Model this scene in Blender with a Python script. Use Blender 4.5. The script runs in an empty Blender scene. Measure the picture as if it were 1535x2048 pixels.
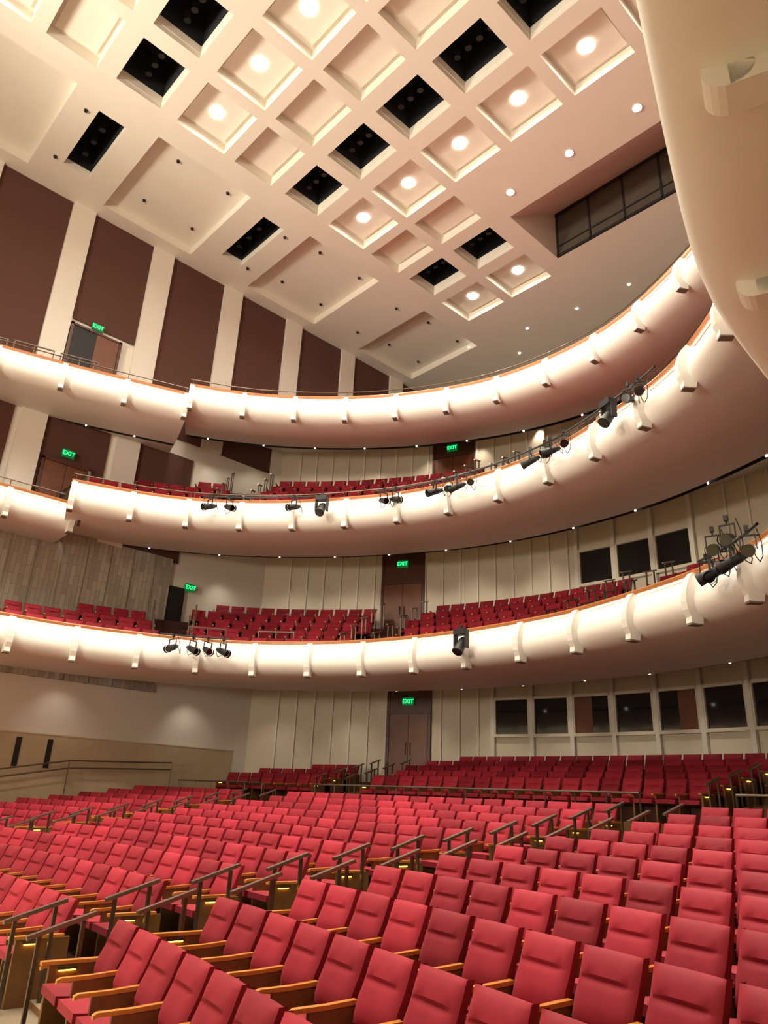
import bpy, math, random
import numpy as np
from mathutils import Vector, Matrix
random.seed(4)
S=bpy.context.scene
D=bpy.data
S.view_settings.view_transform='Standard'
S.view_settings.exposure=0.0
# ------------------------------------------------------------------ materials
def mat(name,col,rough=.6,metal=0,noise=0,nscale=8,bump=0,bscale=60,emis=None,estr=0,spec=.5,sheen=0):
    m=D.materials.new(name); m.use_nodes=True
    nt=m.node_tree; b=nt.nodes['Principled BSDF']
    b.inputs['Base Color'].default_value=(*col,1); b.inputs['Roughness'].default_value=rough
    b.inputs['Metallic'].default_value=metal
    b.inputs['Specular IOR Level'].default_value=spec
    if sheen:
        b.inputs['Sheen Weight'].default_value=sheen
        b.inputs['Sheen Tint'].default_value=(1,.25,.3,1)
    if emis:
        b.inputs['Emission Color'].default_value=(*emis,1); b.inputs['Emission Strength'].default_value=estr
    tc=nt.nodes.new('ShaderNodeTexCoord')
    if noise:
        n=nt.nodes.new('ShaderNodeTexNoise'); n.inputs['Scale'].default_value=nscale; n.inputs['Detail'].default_value=4
        nt.links.new(tc.outputs['Object'],n.inputs['Vector'])
        mx=nt.nodes.new('ShaderNodeMixRGB'); mx.inputs[1].default_value=tuple(c*(1-noise) for c in col)+(1,)
        mx.inputs[2].default_value=tuple(min(1,c*(1+noise)) for c in col)+(1,)
        nt.links.new(n.outputs['Fac'],mx.inputs[0]); nt.links.new(mx.outputs[0],b.inputs['Base Color'])
    if bump:
        n2=nt.nodes.new('ShaderNodeTexNoise'); n2.inputs['Scale'].default_value=bscale
        nt.links.new(tc.outputs['Object'],n2.inputs['Vector'])
        bp=nt.nodes.new('ShaderNodeBump'); bp.inputs['Strength'].default_value=bump; bp.inputs['Distance'].default_value=.02
        nt.links.new(n2.outputs['Fac'],bp.inputs['Height']); nt.links.new(bp.outputs[0],b.inputs['Normal'])
    return m
M={}
M['ceil']=mat('plaster_ceiling',(.80,.75,.655),.8,noise=.03,nscale=1.5)
M['plaster']=mat('plaster_cream',(.79,.74,.66),.7,noise=.03,nscale=2)
M['fascia']=mat('fascia_plaster',(.80,.775,.72),.55,noise=.02,nscale=2)
M['soffit']=mat('soffit_plaster',(.76,.69,.62),.7,noise=.02)
M['wall']=mat('wall_panel_cream',(.74,.655,.52),.6,noise=.03,nscale=3)
M['stone']=mat('travertine',(.57,.46,.30),.6,noise=.15,nscale=3)
M['maroon']=mat('acoustic_fabric_maroon',(.105,.044,.031),.95,noise=.12,nscale=40,bump=.3)
M['wood']=mat('cherry_wood',(.36,.13,.035),.35,noise=.25,nscale=5)
M['doorwood']=mat('door_wood',(.16,.05,.02),.4,noise=.25,nscale=5)
M['woodedge']=mat('oak_arm_wood',(.55,.22,.045),.3,noise=.15,nscale=9)
M['darkwood']=mat('mahogany',(.085,.022,.011),.4,noise=.3,nscale=4)
M['panelwood']=mat('seat_end_wood',(.17,.078,.025),.4,noise=.25,nscale=6)
M['black']=mat('matte_black',(.012,.012,.013),.6)
M['void']=mat('catwalk_void',(.006,.009,.014),.9)
M['metal']=mat('bronze_metal',(.12,.09,.07),.4,metal=.8)
M['steel']=mat('brushed_rail',(.25,.2,.16),.35,metal=.8)
M['carpet']=mat('tier_carpet',(.06,.02,.015),.95,noise=.2,nscale=30)
M['aisle']=mat('aisle_floor',(.24,.19,.13),.5,noise=.1,nscale=6)
M['frontfloor']=mat('front_floor_wood',(.5,.4,.22),.35,noise=.1,nscale=4)
M['glass']=mat('booth_glass',(.012,.012,.012),.08,spec=.8)
M['smoke']=mat('smoked_glass_parapet',(.10,.075,.045),.15,spec=.6)
M['louver']=mat('booth_screen',(.075,.06,.045),.6,noise=.3,nscale=3)
M['foot']=mat('bracket_foot',(.2,.16,.12),.6)
M['lamp']=mat('lamp_lens',(1,1,1),.5,emis=(1,.92,.76),estr=420)
M['pin']=mat('pin_lens',(1,1,1),.5,emis=(1,.93,.82),estr=7)
M['led']=mat('cove_led',(1,1,1),.5,emis=(1,.92,.77),estr=15)
M['amber']=mat('step_lamp_amber',(1,.6,.1),.5,emis=(1,.5,.05),estr=12)
M['exit']=mat('exit_green',(0,.8,.2),.5,emis=(.02,1,.22),estr=2.0)
M['exitbox']=mat('exit_case',(.01,.05,.02),.5,emis=(.0,.25,.06),estr=.4)
def velvet():
    m=mat('red_velvet',(.42,.02,.04),.7,sheen=.22,spec=.3)
    nt=m.node_tree; b=nt.nodes['Principled BSDF']
    oi=nt.nodes.new('ShaderNodeObjectInfo'); cr=nt.nodes.new('ShaderNodeValToRGB')
    cr.color_ramp.elements[0].color=(.235,.004,.015,1); cr.color_ramp.elements[1].color=(.43,.018,.040,1)
    nt.links.new(oi.outputs['Random'],cr.inputs[0])
    tc=nt.nodes.new('ShaderNodeTexCoord'); n=nt.nodes.new('ShaderNodeTexNoise'); n.inputs['Scale'].default_value=7
    nt.links.new(tc.outputs['Object'],n.inputs['Vector'])
    mx=nt.nodes.new('ShaderNodeMixRGB'); mx.blend_type='MULTIPLY'; mx.inputs[0].default_value=.4
    nt.links.new(cr.outputs[0],mx.inputs[1]); nt.links.new(n.outputs['Fac'],mx.inputs[2])
    nt.links.new(mx.outputs[0],b.inputs['Base Color'])
    return m
M['velvet']=velvet()
def slats():
    m=mat('slatted_stone',(.5,.42,.33),.7)
    nt=m.node_tree; b=nt.nodes['Principled BSDF']
    tc=nt.nodes.new('ShaderNodeTexCoord')
    sx=nt.nodes.new('ShaderNodeSeparateXYZ'); nt.links.new(tc.outputs['Object'],sx.inputs[0])
    cx=nt.nodes.new('ShaderNodeCombineXYZ'); nt.links.new(sx.outputs['Z'],cx.inputs['X']); nt.links.new(sx.outputs['Y'],cx.inputs['Y'])
    br=nt.nodes.new('ShaderNodeTexBrick'); br.inputs['Scale'].default_value=1
    br.inputs['Brick Width'].default_value=.7; br.inputs['Row Height'].default_value=.16; br.inputs['Mortar Size'].default_value=.008
    br.inputs['Color1'].default_value=(.48,.44,.37,1); br.inputs['Color2'].default_value=(.34,.30,.24,1); br.inputs['Mortar'].default_value=(.26,.22,.17,1)
    nt.links.new(cx.outputs[0],br.inputs['Vector']); nt.links.new(br.outputs['Color'],b.inputs['Base Color'])
    return m
M['slats']=slats()
# ------------------------------------------------------------------ mesh builder
class MB:
    def __init__(s): s.v=[];s.f=[];s.m=[];s.mats=[]
    def mi(s,k):
        if k not in s.mats: s.mats.append(k)
        return s.mats.index(k)
    def quad(s,pts,k):
        b=len(s.v); s.v+= [tuple(p) for p in pts]; s.f.append(tuple(range(b,b+len(pts)))); s.m.append(s.mi(k))
    def box(s,x0,x1,y0,y1,z0,z1,k,T=None):
        P=[(x0,y0,z0),(x1,y0,z0),(x1,y1,z0),(x0,y1,z0),(x0,y0,z1),(x1,y0,z1),(x1,y1,z1),(x0,y1,z1)]
        if T is not None: P=[tuple(T@Vector(p)) for p in P]
        b=len(s.v); s.v+=P
        for q in [(0,3,2,1),(4,5,6,7),(0,1,5,4),(1,2,6,5),(2,3,7,6),(3,0,4,7)]:
            s.f.append(tuple(b+i for i in q)); s.m.append(s.mi(k))
    def cyl(s,p0,p1,r0,r1,k,n=10,caps=True):
        p0=Vector(p0);p1=Vector(p1); d=(p1-p0).normalized()
        a=d.orthogonal().normalized(); c=d.cross(a); b=len(s.v)
        for p,r in((p0,r0),(p1,r1)):
            for i in range(n):
                t=2*math.pi*i/n; s.v.append(tuple(p+a*r*math.cos(t)+c*r*math.sin(t)))
        for i in range(n):
            j=(i+1)%n; s.f.append((b+i,b+j,b+n+j,b+n+i)); s.m.append(s.mi(k))
        if caps:
            s.f.append(tuple(b+i for i in reversed(range(n)))); s.m.append(s.mi(k))
            s.f.append(tuple(b+n+i for i in range(n))); s.m.append(s.mi(k))
    def grid(s,P,k):
        b=len(s.v); R=len(P); C=len(P[0])
        for r in P: s.v+=[tuple(p) for p in r]
        for i in range(R-1):
            for j in range(C-1):
                s.f.append((b+i*C+j,b+i*C+j+1,b+(i+1)*C+j+1,b+(i+1)*C+j)); s.m.append(s.mi(k))
    def mesh(s,name,smooth=False):
        me=D.meshes.new(name); me.from_pydata(s.v,[],s.f)
        for k in s.mats: me.materials.append(M[k])
        me.polygons.foreach_set('material_index',s.m)
        me.update()
        if smooth: 
            me.shade_smooth()
            try: me.set_sharp_from_angle(angle=math.radians(40))
            except Exception: pass
        return me
    def obj(s,name,smooth=False,parent=None):
        o=D.objects.new(name,s.mesh(name,smooth)); S.collection.objects.link(o)
        if parent: o.parent=parent
        return o
def empty(name,loc=(0,0,0)):
    e=D.objects.new(name,None); e.location=loc; S.collection.objects.link(e); e.empty_display_size=.2; return e
# ------------------------------------------------------------------ curves
def smooth(pts,step=.35):
    P=[np.array(p,float) for p in pts]; P=[2*P[0]-P[1]]+P+[2*P[-1]-P[-2]]
    out=[]
    for i in range(1,len(P)-2):
        for t in np.linspace(0,1,12,endpoint=False):
            a,b,c,d=P[i-1],P[i],P[i+1],P[i+2]
            out.append(.5*((2*b)+(-a+c)*t+(2*a-5*b+4*c-d)*t*t+(-a+3*b-3*c+d)*t**3))
    out.append(P[-2]); out=np.array(out)
    for _ in range(25):
        q=out.copy(); q[1:-1]=.25*out[:-2]+.5*out[1:-1]+.25*out[2:]; out=q
    L=np.r_[0,np.cumsum(np.linalg.norm(np.diff(out,axis=0),axis=1))]
    n=max(2,int(L[-1]/step)+1); s=np.linspace(0,L[-1],n)
    return np.c_[np.interp(s,L,out[:,0]),np.interp(s,L,out[:,1])]
def normals(C):
    T=np.gradient(C,axis=0); T/=np.linalg.norm(T,axis=1)[:,None]
    return np.c_[T[:,1],-T[:,0]]
def sweep(mb,C,prof,k):
    N=normals(C)
    P=[[(C[i,0]+N[i,0]*o,C[i,1]+N[i,1]*o,z) for i in range(len(C))] for o,z in prof]
    mb.grid(P,k)
def at(C,s):
    L=np.r_[0,np.cumsum(np.linalg.norm(np.diff(C,axis=0),axis=1))]; N=normals(C)
    f=lambda a:np.interp(s,L,a)
    n=np.array([f(N[:,0]),f(N[:,1])]); n/=np.linalg.norm(n)
    return np.array([f(C[:,0]),f(C[:,1])]),n
def length(C): return np.linalg.norm(np.diff(C,axis=0),axis=1).sum()
def frame(p,n,z):
    a=math.atan2(n[0],-n[1])
    return Matrix.Translation((p[0],p[1],z))@Matrix.Rotation(a,4,'Z')
c1=smooth([(-23.2,-6),(-22.3,-1),(-21.6,3),(-21.24,5.66),(-21.2,6.97),(-20.76,8.68),(-20.09,10.32),(-19.14,11.75),(-17.79,12.86),(-16.26,13.75),(-14.52,14.3),(-12.73,14.57),(-10.94,14.6),(-9.19,14.45),(-7.45,13.94),(-5.87,13.35),(-4.28,12.41),(-2.95,10.85),(-2.06,8.95),(-1.7,7.2),(-1.6,5.9),(-1.48,4.6),(-1.02,3.1),(-.49,1.5),(.04,-.6),(.6,-4)])
c2=smooth([(-21.83,6.96),(-21.09,8.99),(-20.21,10.46),(-18.97,11.74),(-17.53,12.87),(-15.95,13.8),(-14.44,14.48),(-12.69,14.87),(-10.86,14.92),(-9.14,14.71),(-7.36,14.06),(-5.79,13.37),(-4.4,12.2),(-3.2,10.9),(-2,9),(-1.2,7)])
c2l=smooth([(-23.9,-4),(-23.4,1),(-23.1,5.3),(-22.98,7.6)])
c3=smooth([(-21.08,9.91),(-20.26,11.43),(-19.19,12.78),(-17.96,13.99),(-16.6,15.05),(-15.1,15.9),(-13.55,16.56),(-11.9,16.88),(-10.1,16.9),(-8.4,16.6),(-6.43,15.7),(-4.7,14.6),(-3.3,13),(-2.2,11.4),(-1.4,9.9)])
c3l=smooth([(-24.4,-1.5),(-23.6,2),(-23.0,4.3),(-22.35,6.68),(-21.2,10.0)])
def balcony(name,C,h,soff,tiers,rise,slot,spotE,rearz,rail=False,pinstep=1.62):
    root=empty(name)
    mb=MB()
    fz=h-.95
    sweep(mb,C,[(.02,h-.02),(.10,h-.02),(.12,h-.05),(.12,h-.12),(-.02,h-.12)],'wood')
    sweep(mb,C,[(-.14,h-.02),(.02,h-.02)],'wood')
    sweep(mb,C,[(-.14,fz),(-.14,h-.02)],'wood')
    mb.obj('rail_cap',parent=root)
    mb=MB(); zs=h-1.0+soff
    sweep(mb,C,[(-.02,h-.12),(-.04,h-.16),(.0,h-.23),(.08,h-.33),(.16,h-.45),(.20,h-.59),(.20,h-.73),(.13,h-.86),(.03,h-.94),(-.12,h-.99),(-.3,h-1.0),(-1.1,h-1.0)]+[(-1.1-i*(slot-1.1)/3,h-1.0+soff*(i/3)) for i in (1,2,3)],'fascia')
    mb.obj('fascia',smooth=True,parent=root)
    mb=MB()
    sweep(mb,C,[(-slot,zs),(-slot,zs+.14),(-slot-.26,zs+.14),(-slot-.26,zs+.05)],'black')
    sweep(mb,C,[(-slot-.26,zs+.05),(-slot-.5,rearz-.35),(-slot-3.7,rearz)],'soffit')
    mb.obj('soffit_rear',parent=root)
    mb=MB()
    prof=[(-.14,fz),(-1.05,fz)]
    for j in range(1,tiers):
        prof+=[(-1.05-.95*(j-1),fz+rise*j),(-1.05-.95*j,fz+rise*j)]
    sweep(mb,C,prof,'carpet')
    mb.obj('tiers',parent=root)
    mb=MB(); sweep(mb,C,[(.02,h-.13),(.05,h-.13)],'led'); mb.obj('cove_strip',parent=root)
    mb=MB(); L=length(C); n=int(L/1.72); 
    pf=[(.0,h-.10),(.17,h-.10),(.25,h-.20),(.32,h-.36),(.37,h-.50),(.38,h-.66),(.36,h-.82),(.30,h-.95),(.31,h-1.06),(.06,h-1.08),(.02,h-.9)]
    for i in range(n+1):
        s=min(L-.06,.1+i*(L-.2)/n); p,nn=at(C,s); t=np.array([-nn[1],nn[0]])
        if name=='lower_balcony' and p[0]>-3.0 and p[1]<9:
            T=frame(p,nn,0)
            q0=Vector(T@Vector((-.09,.14,h-1.0))); q1=Vector(T@Vector((.09,.14,h-1.0)))
            mb.cyl(q0,q1,.12,.12,'fascia',20); mb.box(-.09,.09,.14,.6,h-1.12,h-.98,'fascia',T)
            continue
        A=[];B=[]
        for o,z in pf:
            for lst,w in((A,-.075),(B,.075)):
                q=p+nn*o+t*w; lst.append((q[0],q[1],z))
        mb.grid([A,B],'fascia'); mb.quad(A,'fascia'); mb.quad(B[::-1],'fascia')
        T=frame(p,nn,0); mb.box(-.08,.08,-.31,-.06,h-1.095,h-1.07,'foot',T)
    mb.obj('fascia_brackets',parent=root)
    mb=MB()
    capp=[(.12,h-.02),(.12,h-.12),(-.02,h-.16),(.08,h-.33),(.16,h-.45),(.20,h-.59),(.20,h-.73),(.13,h-.86),(.03,h-.94),(-.12,h-.99),(-1.1,h-1.0),(-slot,h-1.0+soff),(-slot,h),(-.14,fz),(-.14,h-.02)]
    for s in (0.001,L-.001):
        p,nn=at(C,s); mb.quad([(p[0]+nn[0]*o,p[1]+nn[1]*o,z) for o,z in capp],'fascia')
    mb.obj('end_caps',parent=root)
    mb=MB(); s=.8; i=0
    while s<L-.5:
        p,nn=at(C,s); q=p-nn*(slot+.13)
        if q[0]>-24.7:
            mb.cyl((q[0],q[1],zs+.02),(q[0],q[1],zs+.10),.028,.028,'pin',8)
        w=p-nn*(slot+1.7)
        left=w[0]<-24.35
        if q[0]<0 and q[1]>3 and spotE and (not left or i%2==0) and q[0]<-5:
            l=D.lights.new('downlight','SPOT'); l.energy=spotE*(.45 if left else .7); l.color=(1,.88,.70); l.spot_size=math.radians(100 if left else 80); l.spot_blend=1; l.shadow_soft_size=.12 if left else .06
            wx=-24.0 if left else w[0]; lo=D.objects.new('soffit_downlight_beam',l); lo.location=(wx,w[1],zs-.05 if left else rearz-.42); S.collection.objects.link(lo)
            dirv=Vector((-nn[0]*.35,-nn[1]*.35,-1)); lo.rotation_euler=dirv.to_track_quat('-Z','Y').to_euler(); lo.parent=root
        s+=pinstep; i+=1
    mb.obj('pin_lights',parent=root)
    if rail:
        mb=MB(); N=normals(C); o=-.02
        pts=[(C[i,0]+N[i,0]*o,C[i,1]+N[i,1]*o,h+.2) for i in range(0,len(C),2)]
        for a,b in zip(pts[:-1],pts[1:]): mb.cyl(a,b,.02,.02,'metal',6,False)
        for i in range(n+1):
            p,nn=at(C,.1+i*(L-.2)/n); q=p-nn*.02; mb.cyl((q[0],q[1],h-.02),(q[0],q[1],h+.2),.013,.013,'metal',6)
        mb.obj('guard_rail',parent=root)
    return root
b1=balcony('lower_balcony',c1,4.3,.1,6,.48,3.9,90,4.2)
b2=balcony('middle_balcony',c2,8.8,.35,6,.64,3.8,90,9.6,rail=True)
b2s=balcony('side_box_balcony',c2l,8.5,.1,2,.2,2.2,0,8.3,rail=True)
b3=balcony('upper_balcony',c3,13.2,.6,11,.5,3.2,90,14.2,rail=True)
b3s=balcony('side_box_balcony',c3l,12.9,.1,3,.3,2.4,0,12.5,rail=True)
mb=MB(); mb.box(-24.6,-22.5,7.62,7.66,8.3,9.35,'smoke'); mb.box(-24.6,-22.45,7.6,7.68,9.35,9.4,'metal')
for x in (-24.5,-23.5,-22.5): mb.box(x-.02,x+.02,7.6,7.68,7.6,9.5,'metal')
mb.obj('box_parapet',parent=b2s)
# ------------------------------------------------------------------ room shell
WC=(-11.3,2.3); WR=19.5
def arcp(th,r=WR): return (WC[0]+r*math.sin(th),WC[1]+r*math.cos(th))
def arcT(thd,r,z=0):
    th=math.radians(thd); x,y=arcp(th,r); return Matrix.Translation((x,y,z))@Matrix.Rotation(-th,4,'Z')
mb=MB()
ths=np.linspace(math.radians(-44.2),math.radians(44.2),80)
mb.grid([[(*arcp(t),z) for t in ths] for z in (-2.2,14.3)],'wall')
mb.grid([[(*arcp(t,29),z) for t in ths] for z in (11,24)],'wall')
mb.grid([[(*arcp(t,19.5),14.3) for t in ths],[(*arcp(t,29.2),14.6) for t in ths]],'carpet')
mb.obj('wall_rear',smooth=True)
mb=MB()
mb.box(-25.3,-24.9,-14,32,-2.2,22,'plaster'); mb.obj('wall_left')
mb=MB(); mb.box(2.3,2.6,-14,32,-2.2,24,'plaster'); mb.obj('wall_right')
mb=MB(); mb.box(-25.3,2.6,-14.4,-14,-2.2,22,'plaster'); mb.obj('wall_front')
mb=MB(); mb.box(-24.9,-24.82,-8,15.6,-2,1.5,'stone'); mb.box(-24.9,-24.80,-8,15.6,1.48,1.52,'wall')
for y in (8.0,8.95): mb.box(-24.9,-24.79,y-.08,y+.08,.5,1.35,'black')
mb.obj('trim_wainscot')
mb=MB(); mb.box(-24.9,-24.78,-8,12.1,3.2,8.1,'slats')
for y in np.arange(-2,12,.83): mb.box(-24.9,-24.74,y,y+.12,3.2,8.1,'slats')
mb.box(-24.9,-24.77,12.15,12.75,4.2,7.1,'black'); mb.obj('wall_slatted_panel')  # black box paints the dark of an opening in the wall
mb=MB(); pan=MB()
ys=[(-3.6,-1.1),(-.2,2.35),(3.2,5.78),(6.64,9.14),(10.05,12.54),(13.46,15.92),(16.82,19.35),(20.2,22.7),(23.6,26.1)]
for i,(a,b) in enumerate(ys):
    if i==3:
        pan.box(-24.9,-24.84,a,b,16.15,21,'maroon'); pan.box(-24.9,-24.84,a,6.72,13,16.15,'plaster')
    else: pan.box(-24.9,-24.84,a,b,13,21,'maroon')
    if b<13: pan.box(-24.9,-24.84,a+.05,b-.2,8.0,12.3,'maroon')
pan.obj('acoustic_wall_panels')
edges=[(ys[i][1],ys[i+1][0]) for i in range(len(ys)-1)]
for a,b in edges:
    mb.box(-24.9,-24.72,a,b,8 if b<13 else 13,21,'plaster')
mb.obj('trim_pilasters')
def door(name,T,w,h,full,k='darkwood',leafk='doorwood',openleft=False):
    root=empty(name); root.matrix_world=T
    mb=MB(); mb.box(-w/2-.1,w/2+.1,-.05,.02,0,full,k)
    mb.box(-w/2-.1,-w/2,-.09,0,0,full,k); mb.box(w/2,w/2+.1,-.09,0,0,full,k); mb.box(-w/2-.1,w/2+.1,-.09,0,h,h+.08,k)
    mb.obj('frame',parent=root)
    mb=MB()
    for s in (-1,1):
        x0,x1=(s*.01,s*(w/2-.02)); x0,x1=min(x0,x1),max(x0,x1)
        if openleft and s<0:
            mb.box(x0,x1,-.06,-.03,.01,h-.02,'black'); continue  # no leaf here: black panel paints the darkness of the open doorway
        mb.box(x0,x1,-.08,-.03,.01,h-.02,leafk)
        mb.cyl((s*.09,-.15,.85),(s*.09,-.15,1.3),.018,.018,'steel',8)
        mb.box(s*.09-.012,s*.09+.012,-.15,-.08,.88,.9,'steel'); mb.box(s*.09-.012,s*.09+.012,-.15,-.08,1.25,1.27,'steel')
    mb.obj('leaves',parent=root)
    return root
def exit_sign(T):
    root=empty('exit_sign'); root.matrix_world=T
    mb=MB(); mb.box(-.21,.21,-.05,.03,-.14,.14,'exitbox'); mb.obj('case',parent=root)
    cu=D.curves.new('letters','FONT'); cu.body='EXIT'; cu.size=.21; cu.extrude=.004; cu.align_x='CENTER'; cu.align_y='CENTER'; cu.offset=.003
    o=D.objects.new('letters',cu); cu.materials.append(M['exit']); S.collection.objects.link(o); o.parent=root
    o.location=(0,-.058,0); o.rotation_euler=(math.pi/2,0,0)
door('door_1',arcT(-25.7,19.45,.72),1.5,2.3,3.25); exit_sign(arcT(-25.7,19.3,3.45))
door('door_2',arcT(-26.9,19.45,5.8),1.6,2.2,3.7); exit_sign(arcT(-26.9,19.3,8.8))
door('door_3',arcT(-20.9,19.45,11.0),1.6,2.3,3.0); exit_sign(arcT(-20.9,19.3,13.65))
TL=lambda y,z,x=-24.8: Matrix.Translation((x,y,z))@Matrix.Rotation(math.radians(90),4,'Z')
door('door_4',TL(7.65,13.45,-24.8),1.75,2.4,2.5,openleft=True); exit_sign(TL(7.6,16.1,-24.7))
door('door_5',TL(7.6,8.1,-24.8),1.5,2.3,2.45); exit_sign(TL(7.55,10.8,-24.7))
exit_sign(TL(12.9,7.15,-24.7))
wi=1
def window(thd,z0,z1,w,wood=0):
    global wi
    root=empty('window_%d'%wi); wi+=1; root.matrix_world=arcT(thd,19.45,0)
    mb=MB(); mb.box(-w/2,w/2,-.02,.0,z0,z1,'glass')
    if wood: 
        a,b=(-w/2,0) if wood==1 else (0,w/2); mb.box(a,b,-.03,-.015,z0,z1,'doorwood')
    mb.obj('pane',parent=root)
    mb=MB()
    mb.box(-w/2-.1,-w/2,-.1,.02,z0-.1,z1+.1,'wall'); mb.box(w/2,w/2+.1,-.1,.02,z0-.1,z1+.1,'wall')
    mb.box(-w/2-.1,w/2+.1,-.12,.02,z0-.1,z0,'wall'); mb.box(-w/2-.1,w/2+.1,-.1,.02,z1,z1+.1,'wall'); mb.obj('frame',parent=root)
for i in range(8): window(-14.1+4.25*i,2.3,3.45,1.18,{2:1,4:2}.get(i,0))
for i in range(3): window(-4.2+4.1*i,7.25,8.4,1.15)
mb=MB()
th=-41
while th<38:
    for lv,(z0,z1) in enumerate(((.5,4.4),(5.9,9.9),(10.9,14.3))):
        if (lv==0 and th>-16.4) or (lv==1 and -6.8<th<8.3): continue
        mb.box(-.035,.035,-.05,0,z0,z1,'plaster',arcT(th,19.48))
    th+=2.1
mb.obj('trim_wall_battens')
mb=MB()
for a in np.arange(-16.2,20,4.25): mb.box(-.07,.07,-.12,0,.6,4.3,'plaster',arcT(a,19.46))
for a in (-6.3,-2.2,1.9,6.0): mb.box(-.07,.07,-.12,0,5.9,9.7,'plaster',arcT(a,19.46))
mb.obj('trim_mullions')
# ------------------------------------------------------------------ ceiling
H=21.0
cm=MB()
def ringq(x0,x1,y0,y1,a0,a1,b0,b1,z,k='ceil'):
    for (p,q,r,s) in ((x0,x1,y0,b0),(x0,x1,b1,y1),(x0,a0,b0,b1),(a1,x1,b0,b1)):
        if q-p>1e-4 and s-r>1e-4: cm.quad([(p,r,z),(p,s,z),(q,s,z),(q,r,z)],k)
def wells(a0,a1,b0,b1,z,zt,k='ceil',top=True,topk=None):
    for p,q in (((a0,b0),(a1,b0)),((a1,b0),(a1,b1)),((a1,b1),(a0,b1)),((a0,b1),(a0,b0))):
        cm.quad([(*p,z),(*q,z),(*q,zt),(*p,zt)],k)
    if top: cm.quad([(a0,b0,zt),(a0,b1,zt),(a1,b1,zt),(a1,b0,zt)],topk or k)
PX=.1193*H; cxs=[H*(-.8385+.1193*k) for k in range(8)]
xL=cxs[0]-PX/2
bw=.22
def opening(x0,x1,y0,y1,z):
    wells(x0,x1,y0,y1,z,z+.3,'ceil',False); wells(x0,x1,y0,y1,z+.3,z+1.8,'void',True,'void')
    n=4
    for i in range(n):
        x=x0+(i+.6)*(x1-x0)/(n+.2); y=y0+.55*(y1-y0)
        cm.cyl((x,y,z+.5),(x+.02,y-.05,z+.85),.11,.08,'black',10)
def cell(x0,x1,y0,y1,kind):
    a0,a1,b0,b1=x0+bw,x1-bw,y0+bw,y1-bw
    if kind=='o': b0=y0+.38; b1=y1-.38; a0=x0+.3; a1=x1-.3
    ringq(x0,x1,y0,y1,a0,a1,b0,b1,H)
    if kind=='o':
        wells(a0,a1,b0,b1,H,H+.2,'ceil',False)
        o=(a0+.02,a1-.02,b0+.02,b1-.02); ringq(a0,a1,b0,b1,*o,H+.2); opening(*o,H+.2)
    else:
        wells(a0,a1,b0,b1,H,H+.42,'ceil',False)
        i=(a0+.14,a1-.14,b0+.14,b1-.14); ringq(a0,a1,b0,b1,*i,H+.42); wells(*i,H+.42,H+.34)
lamps=[]
for n in (-2,-1,0,1,2):
    o=.2515+.3157*n
    for d0,d1,kind in ((-.050,.060,'o'),(.060,.170,'l'),(.170,.2657,'p')):
        y0,y1=H*(o+d0),H*(o+d1)
        if y0>H*1.04: continue
        for k,cx in enumerate(cxs):
            x0,x1=cx-PX/2,cx+PX/2
            if y0>=H*.73 and x0>=-.67*H: continue
            cell(x0,x1,y0,y1,kind)
            if kind=='l': lamps.append((cx,(y0+y1)/2,H+.33))
xR=cxs[-1]+PX/2
yb=H*(.2515+.3157*-2-.05)
y2=H*(.2515+.3157*1+.170); ye=H*(.2515+.3157*2+.170)
xm=cxs[1]+PX/2
F=lambda x0,x1,y0,y1,k='ceil': cm.quad([(x0,y0,H),(x0,y1,H),(x1,y1,H),(x1,y0,H)],k)
F(xm,xR,y2,H*.8565); 
F(xL,-.631*H,ye,32); F(-.631*H,2.6,1.008*H,32)
F(xm,-.631*H,H*.8565,ye)
F(xR,2.6,yb,1.008*H)
F(-25.3,2.6,-14.4,yb)
bx0,bx1=-.631*H,-3.0; by0,by1=.8565*H,1.008*H; bz=23.3
cm.quad([(bx0,by0,H),(bx1,by0,H),(bx1,by1,bz),(bx0,by1,bz)],'ceil')
cm.quad([(bx0,by0,H),(bx0,by1,bz),(bx0,by1,H)],'ceil'); cm.quad([(bx1,by0,H),(bx1,by1,bz),(bx1,by1,H)],'ceil')
F(bx1,xR,by0,by1)
def leftseg(y0,y1,rec):
    x0,x1=-25.3,xL
    if rec is None: F(x0,x1,y0,y1); return
    a0,a1,b0,b1,kind=rec
    ringq(x0,x1,y0,y1,a0,a1,b0,b1,H)
    if kind=='o': opening(a0,a1,b0,b1,H)
    else: wells(a0,a1,b0,b1,H,H+.35)
for n in (-2,-1,0,1,2):
    o=H*(.2515+.3157*n); e=H*(.2515+.3157*(n+1))-.05*H
    leftseg(o-.05*H,o+.05*H,(-1.105*H,-.958*H,o-.026*H,o+.02*H,'o') if n<2 else None)
    leftseg(o+.05*H,e,(-1.15*H,-.935*H,o+.065*H,e-.02*H,'r'))
F(-25.3,xL,H*(.2515+.3157*3-.05),32)
cm.obj('ceiling')
mb=MB(); y=by1-.02
mb.box(bx0+.02,bx1,y,y+.1,21.05,23.2,'louver')
for x in np.arange(bx0+.02,bx1,1.5): mb.box(x,x+.07,y-.05,y,21.05,23.2,'black')
mb.box(bx0,bx1,y-.05,y,21.0,21.12,'black'); mb.box(bx0,bx1,y-.05,y,23.1,23.3,'black'); mb.box(bx0,bx1,y-.04,y,21.5,21.56,'black')
mb.obj('projection_booth_window')
for x,y in ((-.3544,.809),(-.4745,.809),(-.5938,.809)): lamps.append((x*H,y*H,H))
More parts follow.
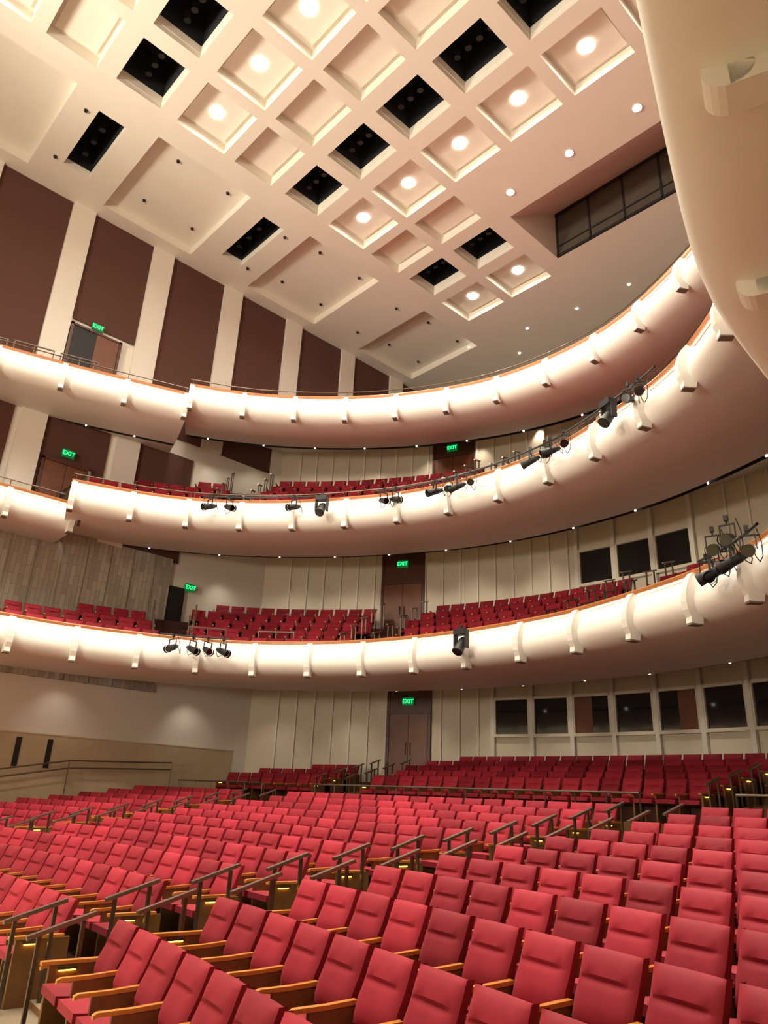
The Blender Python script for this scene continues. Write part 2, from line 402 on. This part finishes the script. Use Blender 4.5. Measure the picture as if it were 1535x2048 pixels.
for i,(x,y,z) in enumerate(lamps):
    if x>-5 : continue
    root=empty('recessed_ceiling_lamp',(x,y,z)); mb=MB()
    big = 1 if z>H+.1 else .7
    mb.cyl((0,0,-.03),(0,0,-.005),.14*big,.14*big,'lamp',18)
    mb.cyl((0,0,-.05),(0,0,0),.2*big,.2*big,'plaster',20,False); mb.obj('lens',parent=root)
    l=D.lights.new('lamp_beam','SPOT'); l.energy=1500*big; l.color=(1,.89,.73); l.spot_size=math.radians(125); l.spot_blend=1; l.shadow_soft_size=.11
    lo=D.objects.new('lamp_beam',l); lo.location=(0,0,-.17); S.collection.objects.link(lo); lo.parent=root
mb=MB()
for y in (.21,.37,.47,.60,.685,.79,.90,1.0,1.1): 
    for x in (-.972,-1.10):
        n=(y-.2515)/.3157; fr=(n-math.floor(n))*.3157; rec=.065<fr<.3157-.07
        zc=H+.35 if rec else H
        mb.cyl((x*H,y*H,zc-.07),(x*H,y*H,zc),.055,.07,'black',10)
mb.obj('ceiling_sprinklers')
mb=MB()
for p in ((-20,23.5),(-17,24.2),(-14.5,24.5),(-18.5,25.6),(-12,24.6)): mb.cyl((p[0],p[1],H-.03),(p[0],p[1],H),.05,.05,'pin',8)
mb.obj('ceiling_pin_lights')
# ------------------------------------------------------------------ chair
def chair_mesh():
    mb=MB(); W=.238
    def back(u,v,front):
        x=u*W*(1+.02*v); z=.50+v*.43; y=.08+v*.15
        if front:
            y-= .055*(1-abs(u)**6)*(1-abs(2*v-1)**8)
            y+= .03*math.exp(-((v-.62)/.035)**2)*(1 if abs(u)<.6 else max(0,1-(abs(u)-.6)*6))
            y-= .016*math.exp(-((v-.28)/.2)**2)
            y+= .018*(1-u*u)
        else: y+=.055+.01*(1-u*u)
        return (x,y,z)
    us=[-1,-.94,-.8,-.62,-.3,0,.3,.62,.8,.94,1]; vs=[0,.04,.15,.35,.50,.56,.60,.62,.64,.68,.80,.93,.98,1]
    mb.grid([[back(u,v,True) for u in us] for v in vs],'velvet')
    mb.grid([[back(u,v,False) for u in us] for v in (0,.5,.97)],'darkwood')
    mb.grid([[back(-1,v,True),back(-1,v,False)] for v in vs],'velvet')
    mb.grid([[back(1,v,True),back(1,v,False)] for v in vs],'velvet')
    mb.grid([[back(u,1,True) for u in us],[back(u,.97,False) for u in us]],'velvet')
    mb.grid([[back(u,0,True) for u in us],[back(u,0,False) for u in us]],'velvet')
    def seat(u,w,top):
        x=u*W*.97; y=-.34+w*.46; z=.47-w*.04
        if top: z+=.03*(1-abs(u)**6)*(1-abs(2*w-1)**6)
        else: z-=.10*(1-.3*abs(2*w-1)**4)
        return (x,y,z)
    us2=[-1,-.92,-.5,0,.5,.92,1]; ws=[0,.06,.3,.6,.9,1]
    mb.grid([[seat(u,w,True) for u in us2] for w in ws],'velvet')
    mb.grid([[seat(u,w,False) for u in us2] for w in ws],'darkwood')
    mb.grid([[seat(u,0,True) for u in us2],[seat(u,0,False) for u in us2]],'velvet')
    mb.grid([[seat(-1,w,True) for w in ws],[seat(-1,w,False) for w in ws]],'velvet')
    mb.grid([[seat(1,w,True) for w in ws],[seat(1,w,False) for w in ws]],'velvet')
    x=-.28
    mb.box(x-.018,x+.018,-.24,.10,0,.58,'panelwood')
    A=[];B=[]
    for y,z in ((-.37,.59),(-.34,.605),(-.1,.61),(.12,.625)):
        A.append((x-.024,y,z)); B.append((x+.024,y,z))
    A2=[(p[0],p[1],p[2]-.028) for p in A]; B2=[(p[0],p[1],p[2]-.028) for p in B]
    mb.grid([A2,A,B,B2,A2],'woodedge'); mb.quad([A[0],A2[0],B2[0],B[0]],'woodedge')
    mb.box(x-.018,x+.018,.10,.2,0,.54,'black')
    mb.box(-.28,.28,.15,.17,.0,.48,'darkwood')
    return mb.mesh('theater_seat',smooth=True)
CH=chair_mesh()
def endpanel_mesh():
    mb=MB()
    mb.box(-.025,.025,-.30,.22,-.14,.60,'panelwood'); mb.box(-.035,.035,-.37,.16,.60,.628,'woodedge')
    for s in (-1,1): mb.box(s*.03-.012,s*.03+.012,-.22,-.08,.55,.562,'amber')
    for s in (-1,1): mb.box(s*.035-.018,s*.035+.018,-.23,-.07,.562,.585,'metal')
    return mb.mesh('seat_end_panel')
EP=endpanel_mesh()
def handrail_mesh():
    mb=MB()
    mb.box(-.018,.018,-.20,-.165,-.1,.80,'metal'); mb.box(-.018,.018,.165,.20,-.1,.90,'metal')
    mb.box(-.03,.03,-.30,.30,-.018,.018,'steel',Matrix.Translation((0,0,.87))@Matrix.Rotation(math.radians(17),4,'X'))
    return mb.mesh('handrail')
HR=handrail_mesh()
def guard_mesh():
    mb=MB()
    for x in (-.6,0,.6): mb.box(x-.015,x+.015,-.015,.015,0,1.0,'metal')
    mb.box(-.62,.62,-.02,.02,.98,1.02,'metal'); mb.box(-.6,.6,-.01,.01,.66,.68,'metal')
    return mb.mesh('guard_frame')
GF=guard_mesh()
def place(me,T,parent,name):
    o=D.objects.new(name,me); S.collection.objects.link(o); o.parent=parent; o.matrix_world=T; return o
CC=(-12,-35)
def polar(R,thd,z):
    t=math.radians(thd); return Matrix.Translation((CC[0]+R*math.sin(t),CC[1]+R*math.cos(t),z))@Matrix.Rotation(-t,4,'Z')
tops=[-1.11,-.95,-.81,-.69,-.58,-.47,-.36,-.25,-.13,.0,.13]
rows=[(38.58+.96*k,tops[k]-.93) for k in range(11)]
rear=[(51.6+.92*j,-.2+.2*j) for j in range(5)]
oseat=empty('orchestra_theater_seats'); rails=empty('aisle_handrails')
blocks=[(-15.6,-8.9),(-6.9,5.2),(7.1,17.0)]
def ok(x,y,m=.5):
    if x<-24.9+m or x>2.3-m: return False
    return (x-WC[0])**2+(y-WC[1])**2<(WR-m)**2 or y<WC[1]+8
for R,z in rows+rear:
    isrear=R>50
    for a,b in blocks:
        st=math.degrees(.56/R); n=int((b-a)/st+.001)
        if b>6.9+5: th0=a+st/2; lst=[th0+i*st for i in range(n)]
        else: lst=[b-st/2-i*st for i in range(n)]
        good=[]
        for t in lst:
            T=polar(R,t,z); p=T.translation
            if ok(p.x,p.y,.7): place(CH,T,oseat,'seat'); good.append(t)
        if not good: continue
        for e in (min(good)-st*.5,max(good)+st*.5):
            if abs(e-(-15.6))>1.5 and e<14: place(EP,polar(R,e,z),oseat,'end_panel')
    for e in (-8.6,-7.15,5.45,6.85):
        T=polar(R-.2,e,z)
        if ok(T.translation.x,T.translation.y,.6): place(HR,T,rails,'handrail')
mb=MB(); angs=np.linspace(-22,22,60)
def ring(R0,R1,z,zn,k):
    P=lambda R,z:[tuple(polar(R,t,z).translation) for t in angs]
    mb.grid([P(R0,z),P(R1,z)],k)
    if zn is not None: mb.grid([P(R1,z),P(R1,zn)],'panelwood')
for i,(R,z) in enumerate(rows):
    R0=R-.55; R1=R+.41
    if i==len(rows)-1: R1=50.7
    ring(R0,R1,z,rows[i+1][1] if i+1<len(rows) else rear[0][1],'carpet')
for j,(R,z) in enumerate(rear):
    ring(max(R-.5,50.7),R+.42,z,z+.2,'carpet')
ring(rear[-1][0]+.42,60,rear[-1][1],None,'carpet')
ring(14,rows[0][0]-.55,rows[0][1]-.02,rows[0][1],'frontfloor')
for a,b in ((-8.9,-6.9),(5.2,7.1)):
    for i,(R,z) in enumerate(rows+rear):
        R0=R-.55;R1=R+.41
        A=np.linspace(a,b,4)
        for q,(r0,r1,zz) in enumerate(((R0,R0+.48,z+.012),(R0+.48,R1,z+.07))):
            mb.grid([[tuple(polar(r0,t,zz).translation) for t in A],[tuple(polar(r1,t,zz).translation) for t in A]],'aisle')
            mb.grid([[tuple(polar(r0,t,zz-.15).translation) for t in A],[tuple(polar(r0,t,zz).translation) for t in A]],'panelwood')
mb.obj('floor')
mb=MB()
def railarc(R,a,b,z,zf):
    A=np.arange(a,b,.9); pts=[tuple(polar(R,t,z).translation) for t in A]
    for p,q in zip(pts[:-1],pts[1:]): mb.cyl(p,q,.025,.025,'steel',8,False)
    for p in pts: mb.cyl((p[0],p[1],zf),p,.018,.018,'metal',6)
railarc(49.6,-6.9,5.3,.36,-.8); railarc(49.6,7.1,17,.36,-.8); railarc(49.6,-14,-8.9,.36,-.8)
mb.obj('cross_aisle_rail')
mb=MB()
for (y0,z0,y1,z1) in ((3,.1,7,.3),(7,.3,9.5,.75),(9.5,.75,13,.9)):
    for dz in (0,-.22): mb.cyl((-24.4,y0,z0+dz),(-24.4,y1,z1+dz),.025,.025,'steel',8)
    mb.cyl((-24.4,y1,z1-1),(-24.4,y1,z1),.02,.02,'metal',6)
mb.obj('side_wall_handrail')
def bseats(name,C,h,tiers,rise,aisles,smin=0,smax=1e9,hr=True):
    root=empty(name); L=length(C)
    for j in range(tiers):
        off=-(1.05+.95*j)+.42; z=h-.95+rise*j
        s=.6
        while s<min(L,smax)-.4:
            p,n=at(C,s); q=p+n*off
            p2,n2=at(C,s+.3); q2=p2+n2*off; st=.3*.56/max(.1,np.linalg.norm(q2-q))
            isa=any(abs(s-a)<.55 for a in aisles)
            if s>smin and ok(q[0],q[1],.55) and not isa:
                place(CH,frame(q,n,z),root,'seat')
            s+=st
        if hr:
            for a in aisles:
                for d in(-.5,.5):
                    p,n=at(C,a+d); q=p+n*(off+.3)
                    if ok(q[0],q[1],.6): place(HR,frame(q,n,z+.1),root,'handrail')
    return root
s1=bseats('lower_balcony_theater_seats',c1,4.3,6,.48,[16.5,21.7,28,34.5,40])
s2=bseats('middle_balcony_theater_seats',c2,8.8,6,.64,[4.5,11.5,18,24])
bseats('side_box_theater_seats',c2l,8.5,1,.2,[])
s3=bseats('upper_balcony_theater_seats',c3,13.2,8,.5,[4,10,16,22])
def guards(root,C,h,lst):
    for s,off,dz in lst:
        p,n=at(C,s); q=p+n*off; place(GF,frame(q,n,h+dz),root,'guard_frame')
guards(s3,c3,13.2,[(1.6,-1.2,-.45),(2.9,-1.2,-.4),(4.3,-1.3,-.4),(5.7,-1.3,-.45),(9.5,-1.2,-.5)])
guards(s3,c3l,12.9,[(5.5,-.6,-.4),(6.9,-.6,-.35),(8.3,-.6,-.35),(3.9,-.6,-.35)])
guards(s2,c2,8.8,[(3.9,-2,.0),(5.3,-2,.0),(11.9,-2.6,.4)])
guards(s1,c1,4.3,[(17.4,-1.9,-.3),(19,-2.4,-.2)])
# ------------------------------------------------------------------ stage lights on balcony fronts
def fixture_mesh():
    mb=MB()
    mb.cyl((0,0,0),(0,-.26,-.10),.085,.10,'black',14); mb.cyl((0,.14,.05),(0,0,0),.05,.085,'black',12)
    mb.cyl((0,-.26,-.10),(0,-.34,-.13),.115,.115,'black',14,False); mb.cyl((0,-.27,-.105),(0,-.275,-.107),.095,.095,'glass',14)
    for s in(-1,1): mb.box(s*.115-.008,s*.115+.008,-.12,-.08,-.03,.2,'black')
    mb.box(-.123,.123,-.12,-.08,.19,.21,'black'); mb.cyl((0,-.1,.2),(0,-.1,.3),.015,.015,'black',6)
    mb.box(-.03,.03,-.14,-.06,.27,.36,'black')
    pts=[(.02,.14,.06),(.05,.2,-.06),(.1,.18,-.16),(.16,.1,-.1),(.18,0,.1),(.14,-.08,.3)]
    for a,b in zip(pts[:-1],pts[1:]): mb.cyl(a,b,.009,.009,'black',5,False)
    return mb.mesh('stage_spotlight',True)
def mover_mesh():
    mb=MB()
    mb.box(-.17,.17,-.22,.02,.12,.26,'black'); mb.box(-.2,-.15,-.17,-.03,-.22,.14,'black'); mb.box(.15,.2,-.17,-.03,-.22,.14,'black')
    mb.cyl((0,-.02,-.02),(0,-.26,-.34),.11,.14,'black',14); mb.cyl((0,.04,.05),(0,-.02,-.02),.07,.11,'black',14)
    mb.cyl((0,-.262,-.343),(0,-.268,-.35),.12,.12,'glass',14); mb.box(-.04,.04,-.14,-.06,.26,.36,'black')
    return mb.mesh('moving_head_light',True)
FX=fixture_mesh(); MV=mover_mesh()
def nearest_s(C,x):
    L=np.r_[0,np.cumsum(np.linalg.norm(np.diff(C,axis=0),axis=1))]; return float(np.interp(x,C[:,0],L))
def fix(C,h,x,me,name,dz=-.42,yaw=0,o=.48):
    s=nearest_s(C,x); p,n=at(C,s); q=p+n*o
    ob=D.objects.new(name,me); S.collection.objects.link(ob)
    ob.matrix_world=frame(q,n,h+dz)@Matrix.Rotation(yaw,4,'Z')
for x in (-19.85,-19.5,-17.75,-15.25,-14.9,-13.4,-13.1,-12.6,-12.25,-9.95,-9.6,-9.2,-8.85,-6.5,-6.2): fix(c2,8.8,x,FX,'stage_spotlight',yaw=random.choice((-1,1))*random.uniform(.5,1.2))
for x in (-17.0,-7.1): fix(c2,8.8,x,MV,'moving_head_light')
for x in (-20.1,-19.87,-19.62,-19.35,-4.9,-4.6,-4.3,-4.0,-3.7): fix(c1,4.3,x,FX,'stage_spotlight',yaw=random.choice((-1,1))*random.uniform(.5,1.2),dz=-.42)
for x in (-4.4,-3.95): fix(c1,4.3,x,FX,'stage_spotlight',yaw=.9,dz=-.12,o=.62)
fix(c1,4.3,-12.2,MV,'moving_head_light')
def pipe(par,C,h,xa,xb,o=.38,dz=-.05):
    mb=MB()
    sa,sb=nearest_s(C,xa),nearest_s(C,xb); ss=np.arange(sa,sb,.3); pts=[]
    for s in ss:
        p,n=at(C,s); q=p+n*o; pts.append((q[0],q[1],h+dz))
    for a,b in zip(pts[:-1],pts[1:]): mb.cyl(a,b,.025,.025,'black',8,False)
    for i,a in enumerate(pts[::5]):
        p,n=at(C,ss[i*5]); mb.cyl(a,(p[0],p[1],h-.01),.015,.015,'black',6)
    mb.obj('lighting_pipe',parent=par)
pipe(b2,c2,8.8,-15.5,-5.5); pipe(b2,c2,8.8,-20.1,-16.8); pipe(b1,c1,4.3,-20.3,-19.1); pipe(b1,c1,4.3,-5.2,-3.4)
# ------------------------------------------------------------------ added fill spots, unseen at the stage end, brightening ceiling, soffits and seats
def fill_spot(loc,tgt,e,size=60,r=.6,col=(1,.89,.73)):
    l=D.lights.new('fill_spot','SPOT'); l.energy=e; l.color=col; l.spot_size=math.radians(size); l.spot_blend=.8; l.shadow_soft_size=r
    o=D.objects.new('added_fill_spot',l); o.location=loc; S.collection.objects.link(o)
    o.rotation_euler=(Vector(tgt)-Vector(loc)).to_track_quat('-Z','Y').to_euler()
fill_spot((-11,-12,9),(-14,14,21),13000,85,1.2)
fill_spot((-20,-12,11),(-9,18,21),16000,60,1.2)
fill_spot((-9,-13,2.5),(-12,14,6.5),5500,75,1.2)
fill_spot((-5,-10,17),(-17,11,1),7500,42,.8)
w=D.worlds.new('world'); S.world=w; w.use_nodes=True; w.node_tree.nodes['Background'].inputs[0].default_value=(.9,.7,.5,1); w.node_tree.nodes['Background'].inputs[1].default_value=.05
# ------------------------------------------------------------------ camera
cam=D.cameras.new('camera'); co=D.objects.new('camera',cam); S.collection.objects.link(co); S.camera=co
cam.sensor_fit='VERTICAL'; cam.sensor_height=36; cam.sensor_width=27; cam.lens=36*1466/2048; cam.clip_end=200; cam.clip_start=.05
Rm=Matrix(((.68738,.23864,.68598),(.72495,-.28097,-.62886),(.04267,.92958,-.36614))).to_4x4()
co.matrix_world=Rm
